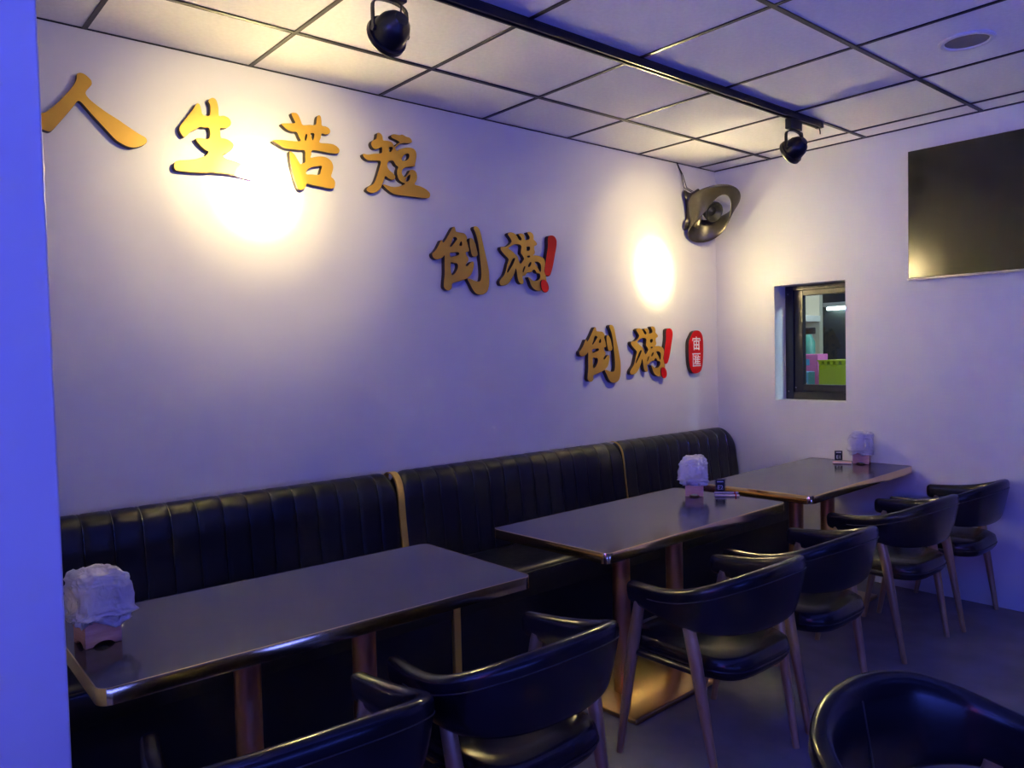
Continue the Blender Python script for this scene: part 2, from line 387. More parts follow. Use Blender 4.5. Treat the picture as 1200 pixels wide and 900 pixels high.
# ================================================================ chairs
CTRL = [  # x, y, z_top, z_bottom, lean, thickness  (chair faces -x; half, tip to back centre)
    (-0.140, 0.236, 0.616, 0.545, 0.000, 0.040), (-0.07, 0.246, 0.619, 0.534, 0.003, 0.043), (0.00, 0.252, 0.624, 0.524, 0.008, 0.046),
    (0.080, 0.252, 0.638, 0.513, 0.014, 0.048), (0.150, 0.230, 0.662, 0.505, 0.022, 0.050), (0.200, 0.176, 0.688, 0.500, 0.030, 0.052),
    (0.228, 0.095, 0.703, 0.497, 0.034, 0.054), (0.236, 0.0, 0.708, 0.496, 0.036, 0.054)]
full = [(x, -y, a, b, c, d) for x, y, a, b, c, d in CTRL] + [(x, y, a, b, c, d) for x, y, a, b, c, d in CTRL[-2::-1]]
def make_chair():
    root = empty('armchair')
    path = catmull(full, 6)
    rings = []; outer_line = []
    K = 20
    n = len(path)
    def frame(i):
        p = path[i]; a = path[max(i - 1, 0)]; b = path[min(i + 1, n - 1)]
        t = Vector((b[0] - a[0], b[1] - a[1], 0)).normalized(); nrm = Vector((t.y, -t.x, 0))
        return Vector((p[0], p[1], 0)), t, nrm, p
    def ring_at(i, sc=1.0, shift=0.0):
        c, t, nrm, p = frame(i)
        zt, zb, ln, th = p[2], p[3], p[4], p[5]; hm = (zt + zb) / 2; hh = (zt - zb) / 2
        out = []
        for k in range(K):
            a = 2 * PI * k / K
            ca, sa = math.cos(a), math.sin(a)
            # superellipse section, thicker roll at the top
            sx = math.copysign(abs(ca) ** 0.75, ca); sz = math.copysign(abs(sa) ** 0.5, sa)
            wdt = th / 2 * (0.90 + 0.14 * sz)
            zz = hm + hh * sz * sc
            off = sx * wdt * sc + ln * (zz - zb) / max(zt - zb, 1e-4)
            out.append(c + nrm * off + t * shift + Vector((0, 0, zz)))
        return out
    for sc, sh in ((0.35, -0.016), (0.70, -0.0135), (0.90, -0.008)): rings.append(ring_at(0, sc, sh))
    for i in range(n): rings.append(ring_at(i))
    for sc, sh in ((0.90, 0.008), (0.70, 0.0135), (0.35, 0.016)): rings.append(ring_at(n - 1, sc, sh))
    v, f = loft(rings); band = smooth_by_angle(from_py('backrest', v, f, M_leather, root), 70)
    # stitched seams on the outer face below the top roll
    seam = []
    for i in range(8, n - 8):
        c, t, nrm, p = frame(i); zz = p[2] - 0.040
        seam.append(c + nrm * (p[5] / 2 * 1.0 + p[4] * (zz - p[3]) / (p[2] - p[3]) - 0.0012) + Vector((0, 0, zz)))
    tube('seam', seam, 0.0016, M_stitch, band, 6)
    mid = n // 2; c, t, nrm, p = frame(mid); seam2 = []
    for q in range(9):
        zz = p[3] + 0.03 + (p[2] - p[3] - 0.06) * q / 8
        seam2.append(c - nrm * (p[5] / 2 * 0.98 - p[4] * (zz - p[3]) / (p[2] - p[3]) - 0.001) + Vector((0, 0, zz)))
    tube('seam', seam2, 0.0018, M_stitch, band, 6)
    # seat cushion
    rings = []
    def sq(hx, hy, z, cx=0.0, N=40):
        out = []
        for k in range(N):
            a = 2 * PI * k / N; ca, sa = math.cos(a), math.sin(a)
            out.append(Vector((cx + hx * math.copysign(abs(ca) ** 0.5, ca), hy * math.copysign(abs(sa) ** 0.5, sa), z)))
        return out
    for hx, hy, z in ((0.19, 0.17, 0.345), (0.215, 0.192, 0.349), (0.226, 0.201, 0.365), (0.228, 0.203, 0.388), (0.222, 0.197, 0.412), (0.205, 0.18, 0.424), (0.16, 0.14, 0.429), (0.08, 0.07, 0.431), (0.01, 0.01, 0.4315)):
        rings.append(sq(hx, hy, z, 0.0))
    v, f = loft(rings); seat = smooth_by_angle(from_py('seat', v, f, M_leather, root), 70)
    rings = [[Vector((x * 1, y, z)) for x, y, z in ((p.x, p.y, p.z) for p in sq(0.2295, 0.2145, 0.402))]]
    pr = sq(0.2275, 0.2025, 0.378); pr.append(pr[0]); tube('piping', pr, 0.0035, M_leather, seat, 6)
    # legs
    for s in (-1, 1):
        tube('leg', [(0.090, s * 0.244, 0.53), (0.115, s * 0.242, 0.42), (0.185, s * 0.228, 0.0)], [0.0195, 0.021, 0.011], M_wood_leg, root, 14)
        tube('leg', [(-0.105, s * 0.240, 0.56), (-0.135, s * 0.239, 0.42), (-0.215, s * 0.232, 0.0)], [0.018, 0.021, 0.011], M_wood_leg, root, 14)
        tube('seat_rail', [(-0.139, s * 0.232, 0.375), (0.118, s * 0.234, 0.375)], 0.011, M_black, root, 10)
        tube('seat_rail', [(0.0, s * 0.232, 0.372), (0.0, s * 0.16, 0.358)], 0.010, M_black, root, 8)
    return root
def copy_tree(o, parent=None):
    c = o.copy(); COL.objects.link(c)
    if parent is not None: c.parent = parent
    for ch in list(o.children): copy_tree(ch, c)
    return c
proto = make_chair()
CH = [((1.564, -3.850), -0.06, 'black leather armchair at the bottom left, nearest the blue partition wall'),
      ((1.545, -3.245), 0.022, 'black leather armchair tucked at the nearest table, second from the blue partition wall'),
      ((1.550, -2.315), 0.0, 'black leather armchair in front of the gold base plate of the middle table'),
      ((1.530, -1.735), 0.006, 'black leather armchair at the far end of the middle table, partly hidden by another chair'),
      ((1.500, -0.860), -0.01, 'black leather armchair at the far table, one place away from the back wall'),
      ((1.528, -0.283), 0.01, 'black leather armchair right beside the back wall, the farthest one'),
      ((2.650, -3.027), PI - 0.02, 'black leather armchair cropped at the bottom right, turned away from the tables')]
for i, ((x, y), a, lab) in enumerate(CH):
    o = proto if i == 0 else copy_tree(proto)
    o.location = (x, y, 0); o.rotation_euler = (0, 0, a)
    tag(o, lab, 'chair', 'black leather armchairs')

# ================================================================ gold characters on the wall
GLYPHS = {
    'ren': [
        [(-3.854,2.404),(-3.843,2.409),(-3.829,2.406),(-3.813,2.393),(-3.809,2.384),(-3.81,2.374),(-3.818,2.363),(-3.827,2.35),(-3.83,2.338),(-3.818,2.322),(-3.793,2.303),(-3.76,2.283),(-3.727,2.266),(-3.693,2.246),(-3.659,2.227),(-3.638,2.218),(-3.631,2.208),(-3.635,2.195),(-3.649,2.184),(-3.669,2.175),(-3.688,2.172),(-3.711,2.177),(-3.738,2.191),(-3.763,2.216),(-3.784,2.238),(-3.809,2.264),(-3.833,2.292),(-3.847,2.306),(-3.856,2.308),(-3.866,2.294),(-3.888,2.262),(-3.914,2.226),(-3.936,2.197),(-3.947,2.187),(-3.959,2.187),(-3.974,2.192),(-3.987,2.202),(-3.993,2.22),(-3.986,2.235),(-3.972,2.245),(-3.958,2.251),(-3.94,2.268),(-3.915,2.296),(-3.889,2.33),(-3.868,2.36),(-3.858,2.382),(-3.856,2.396)],
    ],
    'sheng': [
        [(-3.392,2.405),(-3.381,2.411),(-3.37,2.408),(-3.364,2.396),(-3.36,2.375),(-3.36,2.353),(-3.357,2.345),(-3.339,2.349),(-3.321,2.344),(-3.312,2.33),(-3.315,2.316),(-3.327,2.305),(-3.343,2.299),(-3.356,2.297),(-3.356,2.278),(-3.354,2.261),(-3.34,2.26),(-3.32,2.255),(-3.305,2.242),(-3.31,2.225),(-3.324,2.21),(-3.34,2.201),(-3.349,2.194),(-3.339,2.183),(-3.302,2.177),(-3.266,2.166),(-3.234,2.148),(-3.222,2.131),(-3.23,2.116),(-3.277,2.12),(-3.323,2.123),(-3.395,2.12),(-3.421,2.115),(-3.477,2.11),(-3.524,2.109),(-3.535,2.114),(-3.538,2.127),(-3.533,2.14),(-3.518,2.149),(-3.488,2.155),(-3.454,2.164),(-3.423,2.178),(-3.409,2.191),(-3.407,2.2),(-3.416,2.203),(-3.435,2.217),(-3.449,2.233),(-3.451,2.243),(-3.433,2.247),(-3.401,2.251),(-3.399,2.289),(-3.419,2.289),(-3.434,2.289),(-3.449,2.278),(-3.471,2.264),(-3.485,2.249),(-3.496,2.24),(-3.506,2.249),(-3.513,2.265),(-3.509,2.281),(-3.495,2.301),(-3.478,2.325),(-3.459,2.352),(-3.446,2.374),(-3.437,2.379),(-3.431,2.373),(-3.427,2.356),(-3.423,2.339),(-3.41,2.337),(-3.396,2.341),(-3.392,2.369),(-3.394,2.384),(-3.399,2.394)],
    ],
    'ku': [
        [(-3.055,2.408),(-3.046,2.414),(-3.03,2.414),(-3.019,2.401),(-3.012,2.384),(-3.004,2.37),(-2.975,2.376),(-2.946,2.381),(-2.94,2.406),(-2.935,2.42),(-2.927,2.425),(-2.92,2.42),(-2.917,2.401),(-2.916,2.383),(-2.897,2.382),(-2.882,2.376),(-2.877,2.365),(-2.883,2.353),(-2.901,2.347),(-2.918,2.348),(-2.923,2.329),(-2.929,2.308),(-2.894,2.31),(-2.865,2.311),(-2.842,2.301),(-2.835,2.289),(-2.84,2.277),(-2.856,2.272),(-2.896,2.271),(-2.925,2.272),(-2.964,2.27),(-2.97,2.251),(-2.973,2.238),(-2.946,2.246),(-2.916,2.251),(-2.892,2.247),(-2.875,2.234),(-2.868,2.212),(-2.874,2.189),(-2.88,2.17),(-2.868,2.161),(-2.861,2.146),(-2.865,2.127),(-2.874,2.119),(-2.901,2.118),(-2.936,2.121),(-2.97,2.123),(-2.994,2.126),(-3,2.113),(-3.009,2.102),(-3.023,2.096),(-3.037,2.102),(-3.046,2.123),(-3.056,2.161),(-3.064,2.194),(-3.069,2.232),(-3.068,2.25),(-3.06,2.25),(-3.046,2.24),(-3.033,2.22),(-3.021,2.204),(-3.012,2.208),(-3,2.216),(-2.999,2.238),(-3,2.263),(-3.026,2.262),(-3.059,2.261),(-3.091,2.261),(-3.118,2.272),(-3.14,2.281),(-3.136,2.286),(-3.118,2.29),(-3.086,2.294),(-3.048,2.296),(-3.018,2.301),(-3.024,2.317),(-3.033,2.335),(-3.052,2.334),(-3.075,2.338),(-3.093,2.35),(-3.101,2.358),(-3.088,2.363),(-3.06,2.368),(-3.039,2.373),(-3.045,2.387)],
        [(-2.998,2.172),(-2.989,2.185),(-2.972,2.197),(-2.947,2.205),(-2.923,2.209),(-2.928,2.191),(-2.936,2.171),(-2.968,2.168),(-2.992,2.165)],
        [(-2.992,2.333),(-2.986,2.332),(-2.989,2.316),(-2.995,2.305),(-2.998,2.315)],
        [(-2.97,2.34),(-2.957,2.343),(-2.953,2.338),(-2.957,2.321),(-2.962,2.313),(-2.965,2.322)],
    ],
    'duan': [
        [(-2.642,2.395),(-2.632,2.399),(-2.62,2.394),(-2.614,2.38),(-2.612,2.368),(-2.59,2.37),(-2.57,2.368),(-2.558,2.358),(-2.554,2.349),(-2.537,2.364),(-2.524,2.373),(-2.544,2.381),(-2.565,2.386),(-2.569,2.396),(-2.554,2.405),(-2.523,2.406),(-2.507,2.411),(-2.489,2.405),(-2.466,2.402),(-2.455,2.39),(-2.459,2.38),(-2.477,2.375),(-2.504,2.372),(-2.522,2.365),(-2.54,2.351),(-2.548,2.341),(-2.539,2.332),(-2.525,2.34),(-2.494,2.352),(-2.462,2.357),(-2.441,2.351),(-2.432,2.332),(-2.435,2.307),(-2.441,2.285),(-2.444,2.273),(-2.465,2.269),(-2.492,2.262),(-2.51,2.252),(-2.516,2.241),(-2.514,2.226),(-2.501,2.217),(-2.488,2.228),(-2.477,2.242),(-2.471,2.252),(-2.455,2.256),(-2.44,2.251),(-2.432,2.233),(-2.435,2.21),(-2.447,2.189),(-2.415,2.184),(-2.383,2.174),(-2.362,2.159),(-2.362,2.141),(-2.376,2.133),(-2.417,2.13),(-2.47,2.13),(-2.522,2.129),(-2.563,2.131),(-2.588,2.141),(-2.608,2.154),(-2.62,2.166),(-2.608,2.169),(-2.583,2.164),(-2.557,2.164),(-2.531,2.17),(-2.51,2.179),(-2.502,2.186),(-2.52,2.191),(-2.535,2.202),(-2.542,2.223),(-2.542,2.242),(-2.536,2.258),(-2.548,2.265),(-2.561,2.281),(-2.576,2.281),(-2.589,2.273),(-2.594,2.255),(-2.585,2.239),(-2.565,2.226),(-2.553,2.213),(-2.557,2.199),(-2.571,2.194),(-2.591,2.199),(-2.606,2.207),(-2.614,2.188),(-2.625,2.165),(-2.636,2.144),(-2.654,2.13),(-2.674,2.123),(-2.693,2.124),(-2.707,2.132),(-2.697,2.148),(-2.672,2.163),(-2.657,2.187),(-2.646,2.214),(-2.635,2.245),(-2.629,2.271),(-2.659,2.27),(-2.693,2.266),(-2.712,2.274),(-2.72,2.286),(-2.714,2.293),(-2.692,2.292),(-2.663,2.3),(-2.625,2.308),(-2.62,2.32),(-2.621,2.336),(-2.637,2.328),(-2.654,2.321),(-2.669,2.327),(-2.676,2.343),(-2.668,2.357),(-2.65,2.368),(-2.645,2.382)],
        [(-2.582,2.338),(-2.574,2.344),(-2.562,2.342),(-2.567,2.33),(-2.575,2.321),(-2.583,2.325)],
        [(-2.514,2.292),(-2.511,2.303),(-2.5,2.318),(-2.484,2.327),(-2.474,2.324),(-2.475,2.31),(-2.485,2.298),(-2.501,2.29)],
        [(-2.495,2.209),(-2.48,2.226),(-2.472,2.231),(-2.471,2.221),(-2.478,2.205),(-2.489,2.197),(-2.495,2.2)],
    ],
    'dao': [
        [(-2.235,2.003),(-2.223,2.011),(-2.216,2.003),(-2.212,1.989),(-2.189,1.986),(-2.163,1.984),(-2.149,1.973),(-2.144,1.96),(-2.149,1.952),(-2.143,1.936),(-2.136,1.913),(-2.134,1.899),(-2.142,1.894),(-2.154,1.891),(-2.152,1.877),(-2.14,1.864),(-2.141,1.85),(-2.15,1.84),(-2.158,1.828),(-2.148,1.823),(-2.129,1.841),(-2.111,1.848),(-2.105,1.835),(-2.112,1.807),(-2.125,1.782),(-2.15,1.763),(-2.185,1.749),(-2.227,1.738),(-2.244,1.731),(-2.246,1.712),(-2.259,1.7),(-2.277,1.699),(-2.293,1.71),(-2.295,1.729),(-2.288,1.775),(-2.287,1.821),(-2.286,1.866),(-2.297,1.857),(-2.32,1.846),(-2.339,1.845),(-2.355,1.855),(-2.358,1.871),(-2.346,1.881),(-2.329,1.9),(-2.314,1.924),(-2.305,1.938),(-2.297,1.939),(-2.292,1.928),(-2.277,1.943),(-2.256,1.972)],
        [(-2.251,1.915),(-2.242,1.929),(-2.231,1.955),(-2.219,1.961),(-2.207,1.953),(-2.217,1.94),(-2.238,1.918),(-2.247,1.911)],
        [(-2.194,1.923),(-2.186,1.94),(-2.179,1.941),(-2.177,1.927),(-2.183,1.92)],
        [(-2.25,1.882),(-2.227,1.885),(-2.204,1.888),(-2.196,1.881),(-2.205,1.873),(-2.225,1.868),(-2.245,1.862),(-2.251,1.869)],
        [(-2.248,1.834),(-2.229,1.833),(-2.212,1.832),(-2.206,1.82),(-2.212,1.802),(-2.228,1.782),(-2.244,1.775),(-2.249,1.795)],
        [(-2.128,1.959),(-2.116,1.964),(-2.105,1.956),(-2.093,1.938),(-2.085,1.908),(-2.08,1.889),(-2.085,1.877),(-2.101,1.871),(-2.116,1.877),(-2.124,1.9),(-2.129,1.928)],
        [(-2.099,2.022),(-2.087,2.025),(-2.072,2.02),(-2.061,2.004),(-2.052,1.976),(-2.042,1.934),(-2.028,1.883),(-2.017,1.84),(-2.009,1.798),(-2.009,1.75),(-2.015,1.721),(-2.028,1.698),(-2.05,1.686),(-2.077,1.683),(-2.101,1.691),(-2.119,1.71),(-2.133,1.733),(-2.15,1.76),(-2.132,1.761),(-2.108,1.753),(-2.081,1.749),(-2.066,1.757),(-2.06,1.786),(-2.062,1.833),(-2.068,1.88),(-2.075,1.937),(-2.086,1.978),(-2.097,2.001),(-2.103,2.012)],
    ],
    'man': [
        [(-1.879,2.004),(-1.861,2.014),(-1.838,2.012),(-1.817,2),(-1.803,1.981),(-1.788,1.978),(-1.785,1.989),(-1.802,2.004),(-1.805,2.008),(-1.79,2.014),(-1.769,2.011),(-1.761,1.998),(-1.758,1.983),(-1.731,1.987),(-1.727,2.001),(-1.739,2.016),(-1.742,2.023),(-1.723,2.027),(-1.705,2.021),(-1.696,2.005),(-1.697,1.99),(-1.685,1.981),(-1.673,1.969),(-1.679,1.959),(-1.692,1.954),(-1.695,1.938),(-1.69,1.924),(-1.693,1.913),(-1.703,1.905),(-1.672,1.905),(-1.641,1.9),(-1.622,1.888),(-1.616,1.869),(-1.62,1.846),(-1.624,1.823),(-1.615,1.805),(-1.611,1.782),(-1.61,1.769),(-1.627,1.74),(-1.652,1.719),(-1.677,1.716),(-1.705,1.726),(-1.723,1.744),(-1.734,1.768),(-1.744,1.786),(-1.731,1.784),(-1.71,1.771),(-1.688,1.769),(-1.669,1.775),(-1.656,1.79),(-1.659,1.808),(-1.681,1.813),(-1.693,1.827),(-1.705,1.828),(-1.718,1.814),(-1.736,1.813),(-1.751,1.808),(-1.764,1.794),(-1.779,1.791),(-1.782,1.779),(-1.774,1.762),(-1.78,1.75),(-1.795,1.748),(-1.81,1.76),(-1.818,1.782),(-1.823,1.813),(-1.829,1.828),(-1.838,1.804),(-1.851,1.781),(-1.869,1.758),(-1.893,1.741),(-1.916,1.735),(-1.936,1.737),(-1.943,1.753),(-1.933,1.768),(-1.909,1.791),(-1.896,1.818),(-1.887,1.845),(-1.877,1.872),(-1.894,1.887),(-1.917,1.905),(-1.93,1.921),(-1.927,1.933),(-1.91,1.936),(-1.893,1.937),(-1.869,1.95),(-1.854,1.966),(-1.859,1.979),(-1.871,1.992)],
        [(-1.869,1.934),(-1.849,1.947),(-1.822,1.955),(-1.798,1.954),(-1.786,1.945),(-1.79,1.922),(-1.79,1.909),(-1.779,1.898),(-1.77,1.883),(-1.777,1.872),(-1.795,1.855),(-1.807,1.872),(-1.812,1.889),(-1.829,1.902),(-1.847,1.914),(-1.864,1.924),(-1.875,1.93)],
        [(-1.836,1.881),(-1.833,1.875),(-1.849,1.847),(-1.87,1.82),(-1.885,1.803),(-1.888,1.812),(-1.872,1.842),(-1.857,1.865),(-1.845,1.879)],
        [(-1.75,1.943),(-1.741,1.948),(-1.726,1.947),(-1.727,1.933),(-1.737,1.926),(-1.749,1.929)],
        [(-1.746,1.898),(-1.73,1.901),(-1.727,1.895),(-1.737,1.89),(-1.744,1.893)],
        [(-1.735,1.858),(-1.722,1.868),(-1.719,1.861),(-1.726,1.847),(-1.738,1.84),(-1.741,1.847)],
        [(-1.691,1.87),(-1.673,1.872),(-1.654,1.863),(-1.648,1.845),(-1.652,1.819),(-1.662,1.826),(-1.676,1.848),(-1.691,1.863)],
        [(-1.778,1.824),(-1.772,1.838),(-1.762,1.843),(-1.769,1.825),(-1.777,1.811),(-1.781,1.815)],
    ],
    'bang': [
        [(-1.593,2.004),(-1.58,2.018),(-1.554,2.021),(-1.535,2.011),(-1.526,1.989),(-1.53,1.958),(-1.541,1.92),(-1.552,1.878),(-1.566,1.835),(-1.58,1.807),(-1.596,1.797),(-1.615,1.803),(-1.623,1.816),(-1.617,1.86),(-1.606,1.907),(-1.595,1.954)],
    ],
    'dot': [
        [(-1.659,1.757),(-1.651,1.774),(-1.632,1.777),(-1.613,1.766),(-1.601,1.741),(-1.605,1.72),(-1.624,1.708),(-1.643,1.714),(-1.655,1.73)],
    ],
    'seal': [
        [(-0.304,1.497),(-0.265,1.506),(-0.231,1.499),(-0.206,1.474),(-0.198,1.437),(-0.197,1.386),(-0.201,1.318),(-0.211,1.267),(-0.233,1.236),(-0.276,1.225),(-0.314,1.229),(-0.339,1.255),(-0.352,1.296),(-0.356,1.347),(-0.356,1.398),(-0.351,1.439),(-0.329,1.469)],
    ],
}
def glyph_mesh(name, contours, x0, x1, mats, parent=None, d=(0, 0), sub=3, origin=None):
    cu = bpy.data.curves.new(name, 'CURVE'); cu.dimensions = '2D'; cu.fill_mode = 'BOTH'
    cu.extrude = (x1 - x0) / 2 - 0.0012; cu.bevel_depth = 0.0012; cu.bevel_resolution = 1; cu.offset = -0.0012
    for c in contours:
        p = catmull([tuple(q) for q in c], sub, True)
        s = cu.splines.new('POLY'); s.points.add(len(p) - 1)
        for pt, q in zip(s.points, p): pt.co = (q[0], q[1], 0, 1)
        s.use_cyclic_u = True
    tmp = bpy.data.objects.new('tmp', cu); COL.objects.link(tmp)
    dg = bpy.context.evaluated_depsgraph_get()
    me = bpy.data.meshes.new_from_object(tmp.evaluated_get(dg))
    bpy.data.objects.remove(tmp); bpy.data.curves.remove(cu)
    me.name = name
    allp = [q for c in contours for q in c]
    oy = (min(q[0] for q in allp) + max(q[0] for q in allp)) / 2; oz = min(q[1] for q in allp)
    if origin is None: origin = (oy, oz)
    for v in me.vertices:
        a, b, c = v.co; v.co = ((x0 + x1) / 2 + c, a - origin[0], b - origin[1])
    me.materials.clear()
    for m in mats: me.materials.append(m)
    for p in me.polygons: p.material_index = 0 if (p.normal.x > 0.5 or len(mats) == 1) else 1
    o = bpy.data.objects.new(name, me); COL.objects.link(o)
    if parent is not None: o.parent = parent
    else: o.location = (0, origin[0] + d[0], origin[1] + d[1])
    return o
GM = [M_glyph, M_glyph_side]; RM = [M_red, M_glyph_side]
grp = 'gold calligraphy characters on the wall'
for key, d, lab in (('ren', (0, 0), 'gold character 人 of two strokes, leftmost on the wall, cut off by the blue partition'),
                    ('sheng', (0, 0), 'gold character 生 washed out by the bright spotlight, second in the top row'),
                    ('ku', (0, 0), 'bright gold character 苦 right of the spotlight glare, third in the top row'),
                    ('duan', (0, 0), 'gold character 短 at the right end of the top row'),
                    ('dao', (0, 0), 'gold character 倒 in the middle row, left of its red exclamation mark'),
                    ('man', (0, 0), 'gold character 滿 in the middle row, touching the red exclamation mark'),
                    ('dao', (0.990, -0.487), 'gold character 倒 in the lowest row, lower than every other left character'),
                    ('man', (1.006, -0.4965), 'gold character 滿 in the lowest row beside the bright red exclamation mark')):
    o = glyph_mesh('wall_character', GLYPHS[key], 0.001, 0.028, GM, None, d); tag(o, lab, 'sign character', grp)
for d, lab in (((0, 0), 'dark red exclamation mark at the end of the middle row'), ((1.007, -0.502), 'bright red exclamation mark at the end of the lowest row')):
    allp = GLYPHS['bang'][0] + GLYPHS['dot'][0]
    org = (-1.6, 1.708)
    e = tag(empty('exclamation_mark', (0, org[0] + d[0], org[1] + d[1])), lab, 'sign character', 'red exclamation marks')
    glyph_mesh('stroke', GLYPHS['bang'], 0.001, 0.028, RM, e, origin=org)
    glyph_mesh('dot', GLYPHS['dot'], 0.0285, 0.036, RM, e, origin=org)
# red seal with white characters
so = (-0.2765, 1.225)
seal = tag(empty('seal_sign', (0, *so)), 'red oval seal sign with two small white characters', 'sign')
glyph_mesh('plaque', GLYPHS['seal'], 0.001, 0.028, RM, seal, origin=so)
def bars(name, segs, w, parent, y, z, sx, sz):
    bm = bmesh.new()
    for i, (x0, y0, x1, y1) in enumerate(segs):
        a = Vector((x0 * sx, y0 * sz)); b = Vector((x1 * sx, y1 * sz)); t = (b - a).normalized(); nn = Vector((-t.y, t.x)) * w / 2
        a -= t * w / 2; b += t * w / 2
        q = [a + nn, b + nn, b - nn, a - nn]
        lo = [bm.verts.new((0.0278, y + p.x, z + p.y)) for p in q]; hi = [bm.verts.new((0.0292 + i * 0.00004, y + p.x, z + p.y)) for p in q]
        bm.faces.new(hi); bm.faces.new(lo[::-1])
        for k in range(4): bm.faces.new((lo[k], lo[(k + 1) % 4], hi[(k + 1) % 4], hi[k]))
    bmesh.ops.recalc_face_normals(bm, faces=bm.faces)
    o = from_bm(name, bm, M_white, parent); return o
ZHOU = [(0, 1.0, 0, 0.86), (-0.9, 0.78, 0.9, 0.78), (-0.9, 0.78, -1, 0.55), (0.9, 0.78, 0.98, 0.55), (-0.65, 0.42, 0.65, 0.42), (-0.65, 0.42, -0.65, -0.85), (0.65, 0.42, 0.65, -0.85),
        (0, 0.68, 0, -0.75), (-0.65, -0.15, 0.65, -0.15), (-0.65, -0.72, 0.65, -0.72)]
HUI = [(-0.95, 0.95, 0.95, 0.95), (-0.85, 0.95, -0.85, -0.9), (-0.85, -0.88, 1.0, -0.88), (-0.55, 0.62, -0.35, 0.45), (-0.6, 0.2, -0.4, 0.05), (-0.55, -0.6, -0.3, -0.15),
       (-0.05, 0.72, -0.25, 0.25), (-0.12, 0.45, -0.12, -0.62), (0.4, 0.75, 0.5, 0.55), (-0.12, 0.45, 0.9, 0.45), (-0.12, 0.1, 0.85, 0.1), (-0.12, -0.25, 0.85, -0.25), (-0.12, -0.6, 0.95, -0.6), (0.35, 0.45, 0.35, -0.6)]
bars('white_character', ZHOU, 0.0085, seal, 0.003, 0.193, 0.040, 0.043)
bars('white_character', HUI, 0.0065, seal, 0.001, 0.087, 0.042, 0.043)

# ================================================================ television
tv = tag(empty('television', (1.890, -0.01, 1.732)), 'large black wall mounted television with a switched off screen', 'television')
box('housing', (-0.610, -0.035, 0.005), (0.610, 0.0, 0.70), M_black, tv, 0.004, 2)
box('wall_mount', (-0.2, 0.0, 0.2), (0.2, 0.0095, 0.5), M_black, tv)
box('screen', (-0.612, -0.043, 0.013), (0.612, -0.0352, 0.702), M_screen, tv, 0.0015, 1)
box('bottom_bezel', (-0.614, -0.045, 0.0), (0.614, -0.0352, 0.0128), M_bezel, tv, 0.002, 2)

